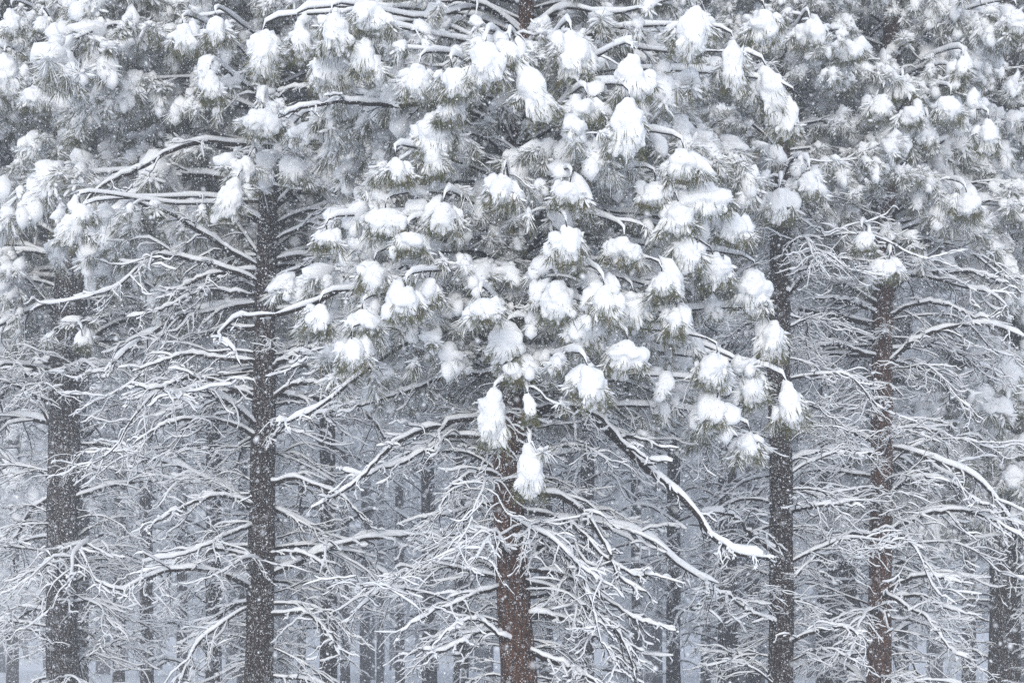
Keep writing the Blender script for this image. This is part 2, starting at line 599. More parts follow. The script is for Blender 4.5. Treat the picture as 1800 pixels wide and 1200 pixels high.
# ------------------------------------------------------------------ trees with their own branches
def make_tree(label, depth, line, widths, top, crown_base, crown_r, dead_rate, live_rate, mat, seed, lod=1, group=None,
              dead_len=1.0, dead_lo=0.9, dead_hi=None, k=28, open_z=0.0, gap=None, front_skip=0.4, view=-0.5):
    """line: (px, py) points up the trunk in the photograph; widths: (py, px) trunk widths"""
    r = random.Random(seed)
    base_x = (line[0][0] - 900) * depth / F
    gz = float(ground_h(base_x, depth)) - 0.1
    base = np.array([base_x, depth, gz])
    root = thing('pine_tree', label, 'tree', base, group)
    pts = [at(px, py, depth) for px, py in line]
    rad = [np.interp(-py, [-w[0] for w in widths], [w[1] for w in widths]) * depth / F / 2 for px, py in line]
    pts.insert(0, np.array([pts[0][0], depth, gz]))
    rad.insert(0, rad[0] * 1.2)
    last = pts[-1]
    if top > last[2] + 0.2:
        pts.append(np.array([last[0] + (last[0] - pts[-3][0]) * 0.3, depth, top]))
        rad.append(0.03)
    P, R = np.array(pts), np.array(rad)
    P[:, 1] += 0.05 * np.sin(P[:, 2] * 0.7 + seed)
    rows = int((P[-1, 2] - P[0, 2]) * (14 if lod else 3)) + 4
    link('trunk', trunk_mesh(P - base, R, k if lod else 12, rows, mat, seed), root)
    cx = lambda z: np.array([np.interp(z, P[:, 2], P[:, 0]), np.interp(z, P[:, 2], P[:, 1]), z])
    cr = lambda z: float(np.interp(z, P[:, 2], R))
    dead, live = (DEAD_HI, LIVE_HI) if lod else (DEAD_LO, LIVE_LO)
    # bare limbs below and a little way into the crown
    z1 = dead_hi if dead_hi is not None else crown_base + 1.2
    nd = min(int((z1 - dead_lo) * dead_rate), 190)
    az = r.uniform(0, 6.28)
    for i in range(nd):
        z = dead_lo + (z1 - dead_lo) * (i + r.random()) / nd
        az += 2.4 + r.gauss(0, 0.45)
        if lod and math.sin(az) < -0.25 and r.random() < front_skip:
            continue                     # few limbs are left on the open side facing the clearing
        s = dead_len * r.choice((0.35, 0.6, 0.8, 0.95, 1.1, 1.3)) * r.uniform(0.85, 1.15) * (0.78 + 0.35 * (z - dead_lo) / max(z1 - dead_lo, 0.1))
        loc = cx(z) + np.array([math.cos(az), math.sin(az), 0]) * cr(z) * 0.75 - base
        place_branch(root, r.choice(dead), loc, az, math.radians(r.gauss(0, 13)), s, r.random() < 0.5)
    # needled limbs
    nl = int((top - crown_base) * live_rate)
    for i in range(nl):
        u = (i + r.random()) / nl
        z = crown_base + (top - crown_base) * u
        az += 2.4 + r.gauss(0, 0.45)
        facing = math.sin(az) < view
        if lod and facing and r.random() < 0.95 and z < open_z:
            continue
        if gap and gap[0] < z < gap[1] and math.sin(az) < 0.05 and r.random() < 0.9:
            continue
        prof = (0.62 + 0.38 * min(1, u / 0.15)) * (1 - u) ** 0.55 + 0.12
        s = max(0.4, crown_r * prof / 2.35 * r.uniform(0.72, 1.12))
        if lod and math.sin(az) < -0.6:
            s *= 0.8          # the photograph shows the facing side of these crowns open enough to see the trunk
        loc = cx(z) + np.array([math.cos(az), math.sin(az), 0]) * cr(z) * 0.7 - base
        place_branch(root, r.choice(live), loc, az, math.radians(r.gauss(4, 10)), s, r.random() < 0.5)
    return dict(root=root, base=base, cx=cx, cr=cr, depth=depth, rng=r, crown_r=crown_r)

def smooth_path(P, n):
    """Catmull-Rom through the points, n samples"""
    P = np.asarray(P, float)
    Q = np.concatenate([[2 * P[0] - P[1]], P, [2 * P[-1] - P[-2]]])
    m = len(P) - 1
    out = []
    for t in np.linspace(0, m, n):
        i = min(int(t), m - 1)
        f = t - i
        a, b, c, d = Q[i], Q[i + 1], Q[i + 2], Q[i + 3]
        out.append(0.5 * (2 * b + (c - a) * f + (2 * a - 5 * b + 4 * c - d) * f * f + (3 * b - a - 3 * c + d) * f ** 3))
    return np.array(out)

def bare_limb(tr, px_line, r0=0.03, out=-0.8, twigs=12, tlen=0.55):
    """a bare limb that the photograph shows singly; it grows out of its trunk and towards the viewer by -out metres"""
    r, d = tr['rng'], tr['depth']
    m = len(px_line)
    pts = []
    for i, (px, py) in enumerate(px_line):
        pts.append(at(px, py, d + out * (i / (m - 1)) ** 0.8 - 0.05))
    c = tr['cx'](pts[0][2])
    pts[0] = np.array([c[0] + (pts[0][0] - c[0]) * 0.6, c[1] - 0.05, pts[0][2]])
    P = smooth_path(pts, 26)
    P[1:-1] += np.array([[r.gauss(0, .008), r.gauss(0, .02), r.gauss(0, .008)] for _ in range(24)])
    return new_branch(tr['root'], dead_branch(r, 1, P, r0, twigs, tlen), DEAD_NAMES, DEAD_MATS, tr['base'])

CLOUDS = bpy.data.textures.new('snow_lumps', 'CLOUDS')
CLOUDS.noise_scale = 0.11
CLOUDS.noise_depth = 3

def snow_load(tr, px, py, w, h, lean=0.0, carrier=None, out=None, tufts=5):
    """a needled branch tip hanging under a heavy lump of snow, with the branch that carries it"""
    r, d = tr['rng'], tr['depth']
    rs_ = np.random.RandomState(r.randint(0, 99999))
    w, h = w * r.uniform(0.92, 1.22), h * r.uniform(0.92, 1.22)
    dx = (px - 900) * d / F - float(tr['cx'](CAM_Z + (HORIZON - py) * d / F)[0])
    if out is None:
        R = tr['crown_r'] * 1.12
        out = -max(0.45, math.sqrt(max(0.04, R * R - dx * dx)) * r.uniform(0.7, 0.98))
    if carrier:
        out = -1.6
    dd = d + out
    k = dd / F                                       # metres per photograph pixel at that depth
    W, H = w * k, h * k
    C = at(px, py, dd)
    ln = math.radians(lean + r.gauss(0, 5))
    ax = np.array([math.sin(ln), r.uniform(-0.25, 0.0), math.cos(ln)])       # up the lump
    ax /= np.linalg.norm(ax)
    topp = C + ax * H * 0.46
    if carrier:
        c = at(carrier[0], carrier[1], dd + 0.12)
        P = smooth_path([c, (c * 0.5 + topp * 0.5) + np.array([0, 0.03, 0.04]), topp, C], 10)
        tufts = 1
    else:
        rise = r.uniform(0.05, 0.30) + r.uniform(0.02, 0.10) * math.hypot(dx, out)
        c = tr['cx'](topp[2] + r.uniform(0.0, 0.35))
        hor = topp - c
        hor[2] = 0
        mid = c + hor * 0.55 + UP * (topp[2] - c[2] + rise)
        near = topp + ax * 0.16 - hor / max(np.linalg.norm(hor), .1) * 0.1
        P = smooth_path([c, c + hor * 0.25 + UP * rise * 0.7, mid, near, C + ax * H * 0.1], 16)
    wood, snow, needles = MB(), MB(), MB()
    rad = 0.020 * (0.35 + 0.65 * (1 - np.linspace(0, 1, len(P))))
    tube(wood, P, rad, 5)
    snow_ridge(snow, r, P, rad, 0.016, 0.06, 6, 0.1)
    ends = []
    body = P[:int(len(P) * 0.72)]
    side_twigs(r, wood, snow, body, 0.010, tufts, 0.6, 1, 0, 0.35, 0.011, 0.034, ends)
    for p, a_, Q in ends:
        tuft(r, rs_, snow, needles, p, a_, r.uniform(0.8, 1.3), 1)
    sx = r.choice((-1, 1))
    for q in range(0 if carrier else 4):             # sprays of needles crowding round the lump
        a_ = normed(np.array([sx * r.uniform(.3, 1), r.uniform(-.2, .5), -r.uniform(0.2, 1.0)]))
        p = C + np.array([sx * W * r.uniform(.25, .5), r.uniform(0.02, .15), H * r.uniform(-.25, .3)])
        sx = -sx
        tuft(r, rs_, snow, needles, p, a_, r.uniform(0.7, 1.15), 1)
    br = new_branch(tr['root'], (wood, snow, needles), LIVE_NAMES, LIVE_MATS, tr['base'])
    # the lump: several rolls of snow slumped over one another, fused and roughened
    lump, fringe = MB(), MB()
    R3 = rot_to(ax)
    dep = min(W, H) * 0.40
    X, Z = R3 @ np.array([1.0, 0, 0]), ax
    if abs(X[0]) < 0.7:
        X = R3 @ np.array([0, 1.0, 0])
    if X[0] < 0:
        X = -X
    Y = np.cross(Z, X)
    M3 = np.stack([X, Y, Z], 1)
    def roll(u, v, a, cz, f=1.0, sub=2):
        o_ = C + X * (u * W) + Z * (v * H) + Y * r.uniform(-.03, .03)
        blob(lump, r, o_, (a * W, dep * f, cz * H), M3, sub, 0.30, 1.6)
    roll(0, 0.32, 0.24, 0.19, 0.7)
    if w > h * 1.2:
        roll(-0.24, 0.05, 0.26, 0.34)
        roll(0.24, -0.02, 0.27, 0.36)
        roll(0.0, 0.10, 0.34, 0.26, 0.9)
    else:
        roll(r.uniform(-.05, .05), 0.08, 0.42, 0.32)
        roll(r.uniform(-.14, .14), -0.14, 0.36, 0.26, 0.95)
    nf = 5 + int(w / 14)
    for q in range(nf):                              # ragged lower edge: snow-filled needle fingers
        u = (q + r.uniform(.2, .8)) / nf - 0.5
        ll = r.uniform(0.13, 0.26)
        dn = normed(-Z + X * u * 0.9)
        o_ = C + X * (u * W * 0.78) + Z * (H * (-0.20 - 0.16 * (1 - abs(2 * u)) + r.uniform(-.06, .05))) + Y * dep * r.uniform(-.5, .5)
        blob(lump, r, o_, (W * r.uniform(.07, .12), dep * .3, H * ll), rot_to(-dn), 1, 0.35, 2.0)
    # needles poking out of the lower rim and through the snow
    n = 190
    a = rs_.uniform(0, 2 * np.pi, n)
    loc = np.stack([np.cos(a) * W * 0.38, np.sin(a) * dep * 0.85, (0.05 - 0.50 * rs_.rand(n) ** 0.6) * H], 1)
    dirs = normed(np.stack([np.cos(a) * 0.55, np.sin(a) * 0.55, -rs_.uniform(0.5, 1.3, n)], 1) + rs_.normal(size=(n, 3)) * 0.25)
    L = rs_.uniform(0.06, 0.19, (n, 1)) * (0.6 + 0.4 * H / 0.4)
    b0 = C + loc @ M3.T
    tip = b0 + dirs @ M3.T * L
    side = normed(np.cross(tip - b0, rs_.normal(size=(n, 3)))) * 0.0035
    m_ = (b0 + tip) / 2
    v = np.stack([b0, m_ - side, tip, m_ + side], 1).reshape(-1, 3)
    fringe.add(v, q=np.arange(n)[:, None] * 4 + np.array([[0, 1, 2, 3]]))
    needle_fan(fringe, rs_, C - ax * H * 0.05, H * 0.40, -ax, 60, 0.18, 0.006, 0.6, 0.15)
    bo = np.asarray(tr['base'], np.float32)
    v, t, q = lump.arrays()
    o = link('snow_clump', build_mesh('snow_clump', (v - bo, t, q), M_SNOW), br)
    md = o.modifiers.new('fuse', 'REMESH')
    md.mode = 'VOXEL'
    md.voxel_size = 0.021
    md.use_smooth_shade = True
    md = o.modifiers.new('soften', 'SMOOTH')
    md.factor, md.iterations = 0.5, 3
    md = o.modifiers.new('roughen', 'DISPLACE')
    md.texture = CLOUDS
    md.texture_coords = 'LOCAL'
    md.strength, md.mid_level = 0.075, 0.48
    v, t, q = fringe.arrays()
    f = link('needles', build_mesh('needles', (v - bo, t, q), M_NEEDLE), br)
    f['kind'] = 'stuff'
    return o

# --- the five near pines
C = make_tree('red-brown pine trunk in front under a wide heavy snowy crown', 24.0,
              [(918, 1290), (914, 1200), (905, 1100), (894, 900), (894, 800), (905, 650), (908, 400), (905, 250), (925, 20)],
              [(1290, 74), (1200, 66), (1100, 60), (900, 52), (700, 46), (400, 36), (250, 32), (20, 25)],
              12.6, 5.0, 2.6, 23, 20, M_BARK_RED, 11, dead_len=1.0, dead_lo=0.9, dead_hi=6.2, k=52, front_skip=0.75, gap=(6.0, 9.8))
B = make_tree('dark snow-flecked pine with bare curling limbs, between the thick grey and red-brown trunks', 29.0,
              [(453, 1260), (455, 1200), (460, 900), (464, 700), (467, 500), (474, 300), (478, 100), (480, 0)],
              [(1260, 54), (1200, 52), (900, 44), (700, 40), (500, 36), (300, 32), (0, 24)],
              15.0, 6.6, 3.2, 18, 19, M_BARK, 12, dead_len=1.15, dead_lo=0.9, dead_hi=7.8, k=44, front_skip=0.9, open_z=9.8, view=-0.1)
A = make_tree('thick grey snow-blurred pine trunk beside the edge, hazier than its neighbours', 34.0,
              [(104, 1240), (108, 1200), (110, 900), (116, 600), (124, 430), (118, 150), (114, 0)],
              [(1240, 60), (1200, 56), (900, 54), (600, 52), (430, 46), (0, 34)],
              17.5, 7.2, 3.6, 15, 17, M_BARK_FROST, 13, dead_len=1.15, dead_lo=0.9, dead_hi=8.4, k=40, front_skip=0.7, open_z=9.4, view=0.0)
D = make_tree('slim dark pine rising behind the drooping edge of the big crown, forked limb halfway', 27.5,
              [(1374, 1240), (1374, 1200), (1373, 900), (1368, 650), (1372, 450), (1374, 250), (1370, 0)],
              [(1240, 46), (1200, 43), (900, 41), (650, 39), (450, 36), (250, 32), (0, 24)],
              14.5, 7.6, 1.5, 18, 20, M_BARK, 14, dead_len=0.72, dead_lo=0.9, dead_hi=8.4, k=32, open_z=9.4, view=0.1, front_skip=0.9)
E = make_tree('tall brown pine with even tiers of arched bare limbs and round snow lumps above', 30.0,
              [(1543, 1260), (1545, 1200), (1548, 900), (1551, 600), (1560, 300), (1566, 50), (1567, 0)],
              [(1260, 44), (1200, 42), (900, 38), (600, 36), (300, 32), (0, 26)],
              15.6, 7.4, 2.8, 19, 18, M_BARK_RED, 15, dead_len=1.05, dead_lo=0.9, dead_hi=8.6, k=44, front_skip=0.6, open_z=9.8, view=0.1, gap=(9.9, 12.0))
G = make_tree('broad dark trunk past the tall brown pine, its low branches hung with snowy needles', 38.0,
              [(1764, 1230), (1765, 1200), (1768, 900), (1772, 400), (1774, 0)],
              [(1230, 60), (1200, 56), (900, 50), (400, 40), (0, 32)],
              18.5, 3.8, 3.3, 12, 15, M_BARK, 16, dead_len=1.0, dead_lo=0.9, dead_hi=5.5, k=28)
H = make_tree('shadowy pine trunk pressed close behind the thick grey trunk', 41.0,
              [(143, 1240), (144, 900), (146, 430), (150, 0)],
              [(1240, 26), (900, 25), (430, 22), (0, 18)],
              19.0, 9.0, 2.8, 10, 12, M_BARK_FROST, 17, dead_len=1.1, dead_lo=0.9, dead_hi=10.0, k=20)

# --- limbs that read singly
for tr, line, r0, out, tw, tl in [
    (C, [(925, 735), (990, 715), (1050, 740), (1110, 800), (1180, 860), (1225, 905), (1260, 950), (1300, 975), (1342, 980)], .054, -1.3, 20, .55),
    (C, [(930, 720), (1010, 715), (1060, 740), (1100, 782), (1140, 806), (1182, 812)], .028, -1.5, 6, .3),
    (C, [(867, 655), (800, 661), (757, 672), (725, 686), (670, 702), (637, 712), (610, 711)], .030, -.7, 14, .5),
    (C, [(845, 730), (800, 740), (775, 748), (730, 760), (675, 795), (645, 830), (600, 867), (550, 892)], .034, -1.0, 13, .6),
    (C, [(860, 775), (800, 765), (770, 780), (725, 805), (680, 822), (637, 836), (600, 825)], .026, -.5, 12, .5),
    (C, [(880, 620), (800, 563), (773, 565), (733, 597), (693, 613), (650, 647), (600, 687), (550, 722), (505, 743), (485, 742)], .034, -1.2, 12, .5),
    (C, [(890, 868), (877, 837), (833, 830), (807, 843), (787, 867), (773, 900), (777, 933)], .026, -.5, 8, .45),
    (C, [(940, 866), (983, 873), (1017, 893), (1043, 923), (1067, 960), (1077, 993), (1100, 1027), (1137, 1040)], .034, -.9, 14, .6),
    (C, [(930, 1020), (983, 1043), (1030, 1070), (1067, 1093), (1093, 1120), (1107, 1150), (1117, 1193)], .034, -.8, 14, .6),
    (C, [(935, 1145), (983, 1165), (1013, 1177), (1043, 1197), (1075, 1235)], .034, -.5, 10, .5),
    (C, [(885, 1115), (845, 1110), (810, 1130), (770, 1145), (735, 1140)], .024, -.7, 9, .45),
    (C, [(925, 940), (950, 945), (985, 975), (1010, 1015), (1045, 1060), (1060, 1110)], .030, -.8, 13, .6),
    (C, [(915, 1125), (880, 1118), (840, 1090), (800, 1100), (760, 1135)], .020, -.7, 8, .4),
    (C, [(880, 540), (800, 480), (720, 470), (640, 497), (597, 510), (550, 533), (493, 553), (440, 557), (410, 563), (383, 590), (407, 613), (423, 643)], .034, -1.6, 9, .35),
    (C, [(900, 200), (800, 182), (700, 186), (650, 183), (590, 180), (530, 190), (490, 207)], .034, -1.8, 10, .4),
    (C, [(905, 490), (955, 468), (972, 485), (945, 535), (922, 580), (917, 640), (921, 700), (929, 750), (931, 790)], .032, -1.6, 3, .25),
    (C, [(935, 960), (975, 965), (1015, 1000), (1040, 1050), (1050, 1100)], .030, -.9, 14, .55),
    (C, [(940, 1080), (1000, 1090), (1060, 1130), (1090, 1180)], .032, -.7, 14, .55),
    (C, [(930, 1000), (990, 1010), (1060, 1050), (1120, 1090), (1160, 1100)], .030, -.6, 15, .6),
    (C, [(935, 895), (1000, 918), (1060, 978), (1110, 1010), (1150, 1010)], .030, -1.0, 14, .5),
    (C, [(935, 930), (985, 950), (1030, 1030), (1062, 1140)], .030, -1.2, 14, .5),
    (C, [(870, 1030), (835, 1045), (800, 1062), (760, 1075), (705, 1110)], .024, -.6, 11, .45),
    (B, [(447, 470), (400, 440), (373, 420), (337, 400), (300, 375), (262, 362), (230, 350), (212, 335)], .038, -1.2, 12, .6),
    (B, [(447, 478), (400, 480), (350, 490), (317, 510), (290, 540)], .036, -.6, 11, .55),
    (B, [(450, 520), (413, 515), (367, 510), (333, 520), (300, 537), (267, 550), (223, 558)], .026, -1.0, 11, .5),
    (B, [(443, 637), (383, 630), (327, 623), (293, 633), (233, 653)], .030, -.7, 12, .5),
    (B, [(443, 703), (397, 677), (340, 663), (307, 673), (267, 685), (230, 673)], .032, -.8, 12, .55),
    (B, [(443, 767), (400, 743), (333, 737), (283, 750), (233, 783)], .030, -.8, 12, .55),
    (B, [(483, 647), (520, 623), (563, 610), (600, 615)], .034, -.5, 9, .5),
    (B, [(483, 700), (517, 677), (560, 677), (580, 690), (610, 720)], .030, -.5, 10, .5),
    (B, [(437, 1035), (410, 1017), (380, 1007), (340, 1000), (293, 1003), (260, 1017), (233, 1027), (210, 1037), (167, 1020)], .034, -1.6, 14, .65),
    (B, [(437, 890), (400, 873), (360, 877), (317, 893), (283, 913), (253, 933)], .028, -1.0, 12, .55),
    (B, [(437, 923), (400, 940), (367, 957), (317, 977), (250, 987)], .024, -1.2, 10, .5),
    (B, [(480, 975), (517, 972), (555, 985), (585, 1010), (600, 1050)], .030, -.9, 12, .6),
    (B, [(480, 1082), (533, 1077), (567, 1103), (587, 1133), (600, 1160)], .030, -.8, 12, .55),
    (B, [(480, 850), (520, 842), (570, 860), (610, 880), (640, 915)], .034, -.6, 12, .55),
    (B, [(470, 262), (420, 256), (360, 250), (310, 262), (250, 295), (205, 315), (165, 340), (130, 385)], .040, -1.6, 10, .45),
    (B, [(480, 225), (485, 178), (500, 160), (535, 156), (570, 172)], .030, -1.6, 5, .3),
    (E, [(1562, 645), (1600, 605), (1640, 585), (1690, 572), (1740, 572), (1800, 592)], .036, -.7, 12, .5),
    (E, [(1540, 535), (1490, 503), (1450, 488), (1413, 488)], .028, -.5, 11, .5),
    (E, [(1540, 550), (1500, 533), (1460, 525), (1413, 527)], .026, -.8, 11, .45),
    (E, [(1540, 602), (1493, 580), (1453, 570), (1417, 570), (1385, 588)], .030, -.7, 12, .5),
    (E, [(1538, 630), (1483, 610), (1433, 608), (1390, 622)], .030, -.6, 12, .5),
    (E, [(1560, 507), (1600, 483), (1667, 478), (1720, 480), (1750, 493), (1783, 507)], .032, -.6, 12, .5),
    (E, [(1560, 560), (1600, 538), (1643, 533), (1680, 543), (1710, 557), (1740, 557)], .028, -.6, 12, .45),
    (E, [(1555, 940), (1603, 913), (1667, 897), (1720, 903), (1760, 923), (1800, 948)], .034, -1.0, 14, .6),
    (E, [(1555, 878), (1600, 843), (1647, 840), (1687, 857), (1720, 883), (1740, 887)], .030, -1.0, 14, .5),
    (E, [(1555, 1042), (1600, 1017), (1640, 1013), (1690, 1025)], .032, -.5, 12, .55),
    (E, [(1545, 1045), (1563, 1047), (1600, 1070), (1627, 1083), (1647, 1110), (1673, 1143), (1700, 1157)], .028, -1.2, 10, .5),
    (E, [(1555, 1052), (1617, 1047), (1650, 1063), (1700, 1080)], .028, -.8, 10, .5),
    (E, [(1545, 947), (1500, 937), (1473, 953), (1447, 967), (1417, 973)], .028, -1.4, 10, .45),
    (E, [(1535, 800), (1480, 790), (1440, 800), (1410, 830)], .026, -.7, 12, .5),
    (D, [(1380, 903), (1417, 893), (1453, 888), (1500, 890)], .028, -.5, 10, .45),
    (D, [(1365, 970), (1330, 950), (1303, 920), (1280, 903), (1233, 900)], .034, -.7, 12, .55),
    (D, [(1365, 1097), (1327, 1080), (1297, 1060), (1273, 1043), (1223, 1047)], .026, -.7, 10, .5),
    (D, [(1380, 1135), (1433, 1110), (1483, 1103), (1510, 1115)], .028, -.6, 10, .5),
    (D, [(1365, 380), (1310, 327), (1283, 310), (1257, 297), (1220, 290)], .034, -.5, 10, .45),
    (D, [(1378, 525), (1400, 503), (1413, 483), (1425, 450)], .034, -.3, 6, .4),
]:
    bare_limb(tr, line, r0, out, tw, tl)

# --- the heavy lumps of snow: centre, width, height in the photograph, lean in degrees
LOADS = {
    'C': [(765, 235, 66, 70, 0), (762, 280, 40, 62, 0), (787, 195, 38, 40, 0), (738, 145, 52, 56, 0), (800, 145, 52, 46, 0), (850, 112, 66, 70, 0), (938, 160, 60, 108, -30),
          (898, 95, 50, 40, 0), (1008, 100, 62, 84, 0), (1102, 225, 60, 110, 5), (1112, 138, 56, 80, 0), (1033, 195, 62, 46, 0), (1213, 60, 62, 84, 12), (1290, 118, 46, 76, 0),
          (1342, 48, 62, 56, 0), (1358, 160, 62, 96, -18), (1384, 208, 36, 70, 0), (998, 430, 54, 64, 0), (1094, 440, 60, 48, 0), (1062, 530, 44, 64, 0), (1115, 545, 56, 66, -10),
          (1166, 500, 38, 48, 0), (1186, 565, 30, 54, 0), (1208, 445, 58, 60, 0), (1256, 475, 58, 62, 0), (1320, 512, 76, 70, 0), (1356, 600, 52, 74, 0), (1102, 625, 78, 48, 0),
          (1040, 680, 48, 70, -8), (980, 530, 76, 66, 0), (1027, 582, 62, 62, 0), (888, 600, 60, 72, 0, (930, 562)), (868, 735, 56, 104, 8, (893, 672)), (931, 828, 50, 84, 0, (930, 765)), (930, 715, 26, 56, 0, (918, 670)),
          (900, 652, 34, 40, 0, (917, 630)), (658, 487, 48, 48, 0), (713, 530, 48, 46, 0), (754, 512, 42, 42, 0), (640, 565, 56, 46, 0), (575, 420, 46, 34, 0), (680, 390, 60, 40, 0),
          (780, 385, 54, 46, 0), (884, 335, 50, 56, 0), (1390, 712, 46, 78, -14), (1258, 722, 38, 46, 0), (1322, 682, 44, 72, -8), (1314, 785, 42, 54, -10), (1252, 650, 56, 58, 0),
          (1238, 352, 92, 54, 0), (1190, 385, 56, 56, 0), (1290, 400, 66, 50, 0), (850, 545, 48, 40, 0), (1200, 290, 60, 50, 0), (700, 300, 40, 40, 0), (560, 560, 52, 44, 0),
          (1000, 340, 56, 40, 0), (1150, 340, 50, 40, 0), (620, 620, 40, 50, 0), (655, 30, 60, 56, 0), (720, 425, 50, 36, 0), (465, 95, 48, 82, 0), (530, 72, 38, 64, 0), (575, 122, 60, 60, 0), (590, 60, 56, 60, 0), (640, 100, 50, 60, 0)],
    'B': [(404, 350, 46, 72, 28), (464, 215, 58, 48, 0), (548, 232, 70, 40, 0), (372, 152, 36, 50, 0),
          (125, 400, 48, 60, 24), (145, 375, 40, 36, 0), (325, 70, 38, 48, 0), (380, 55, 40, 44, 0), (428, 300, 40, 50, 20), (520, 300, 50, 40, 0)],
    'A': [(122, 185, 80, 56, 0), (140, 222, 40, 54, 0), (150, 250, 26, 38, 0), (62, 172, 40, 40, 0), (22, 40, 40, 52, 0), (210, 165, 48, 48, 0), (244, 142, 44, 40, 0),
          (270, 112, 38, 36, 0), (285, 195, 58, 64, 0), (230, 208, 40, 46, 0), (268, 252, 24, 30, 0), (215, 285, 24, 30, 0), (10, 130, 60, 70, 0), (165, 40, 50, 50, 20), (145, 600, 20, 20, 0), (75, 45, 30, 30, 0)],
    'E': [(1570, 248, 74, 60, 0), (1626, 236, 44, 46, 0), (1550, 190, 44, 46, 0), (1668, 192, 48, 50, 0), (1736, 240, 40, 56, 0), (1588, 160, 40, 30, 0), (1690, 120, 28, 34, 0),
          (1676, 146, 30, 26, 0), (1560, 475, 36, 40, 0), (1518, 425, 38, 36, 0), (1700, 360, 40, 40, 0), (1786, 40, 40, 40, 0), (1480, 140, 40, 40, 0), (1600, 205, 40, 36, 0)],
    'D': [(1368, 362, 46, 60, 0), (1420, 325, 44, 40, 0), (1425, 60, 60, 40, 0), (1492, 90, 46, 40, 0)],
    'G': [(1770, 660, 50, 60, 0), (1735, 520, 44, 40, 0), (1780, 840, 40, 50, 0), (1660, 535, 40, 40, 0), (1730, 700, 44, 50, 0)],
}
TREES = dict(A=A, B=B, C=C, D=D, E=E, G=G)
for key, rows_ in LOADS.items():
    for row in rows_:
        snow_load(TREES[key], *row)

# ------------------------------------------------------------------ trees standing further back
MID = [  # px, width px, depth, crown base px, label
    (578, 28, 44, 560, 'dark narrow trunk right of the flecked pine, seen between its limbs'),
    (375, 26, 47, 620, 'grey trunk broken up by looping white limbs left of the flecked pine'),
    (258, 22, 52, 700, 'thin trunk in the gap right of the thick grey trunk'),
    (208, 20, 60, 760, 'faint reddish trunk close beside the thick grey trunk'),
    (810, 24, 48, 620, 'dark trunk just left of the red-brown trunk, behind its limbs'),
    (1030, 24, 45, 640, 'trunk hidden behind the drooping limbs right of the red-brown trunk'),
    (1183, 23, 49, 650, 'dark straight trunk midway between the red-brown and the slim dark pine'),
    (1280, 32, 46, 700, 'wide grey trunk left of the slim dark pine, fading upward'),
    (1325, 24, 54, 720, 'half-hidden trunk tight against the slim dark pine'),
    (1455, 34, 46, 700, 'dark trunk between the slim dark pine and the tall brown pine'),
    (1490, 30, 40, 640, 'trunk showing as a dark patch behind limbs left of the tall brown pine'),
    (1702, 22, 55, 760, 'thin trunk left of the broad dark trunk with low snowy needles'),
    (1640, 15, 74, 700, 'very thin faint trunk right of the tall brown pine'),
    (755, 24, 60, 800, 'short-looking grey trunk in the pale gap left of the red-brown trunk'),
    (703, 15, 78, 760, 'slender trunk standing singly in the pale central gap'),
    (641, 16, 80, 760, 'brownish slender trunk in the pale gap right of the narrow dark trunk'),
    (668, 12, 95, 800, 'faintest thin trunk with its foot on the snow in the central gap'),
    (607, 15, 74, 760, 'thin trunk touching the right side of the narrow dark trunk'),
    (530, 14, 84, 760, 'faint trunk between the flecked pine and the narrow dark trunk'),
    (22, 20, 80, 800, 'faint grey trunk near the outer edge past the thick grey trunk'),
    (320, 18, 66, 740, 'dim trunk between the looping limbs and the thin gap trunk'),
    (1120, 18, 64, 760, 'dim trunk right of the fan of drooping snowy limbs'),
    (960, 22, 56, 700, 'dim trunk behind the right flank of the red-brown trunk'),
    (1585, 22, 58, 720, 'dim trunk behind the limbs right of the tall brown pine'),
    (1240, 16, 70, 780, 'thin dim trunk left of the wide grey trunk'),
    (425, 16, 68, 740, 'dim trunk touching the left side of the flecked pine'),
]
for i, (px, w, d, cb, label) in enumerate(MID):
    cb += 80 if i % 2 else 0
    cbz = CAM_Z + (HORIZON - cb) * d / F
    top = CAM_Z + (HORIZON + 40) * d / F + 2.0
    rr = random.Random(100 + i)
    make_tree(label, float(d), [(px, 1200), (px + rr.uniform(-4, 4), 700), (px + rr.uniform(-8, 8), 0)],
              [(1200, w * 1.1), (700, w * 0.95), (0, w * 0.6)], top, cbz, rr.uniform(1.8, 2.8), 6.0 if d < 60 else 3.0, 9.0, M_BARK, 200 + i, lod=0,
              dead_len=1.15, dead_lo=1.2 if d < 56 else 2.6, dead_hi=cbz + 2.0)

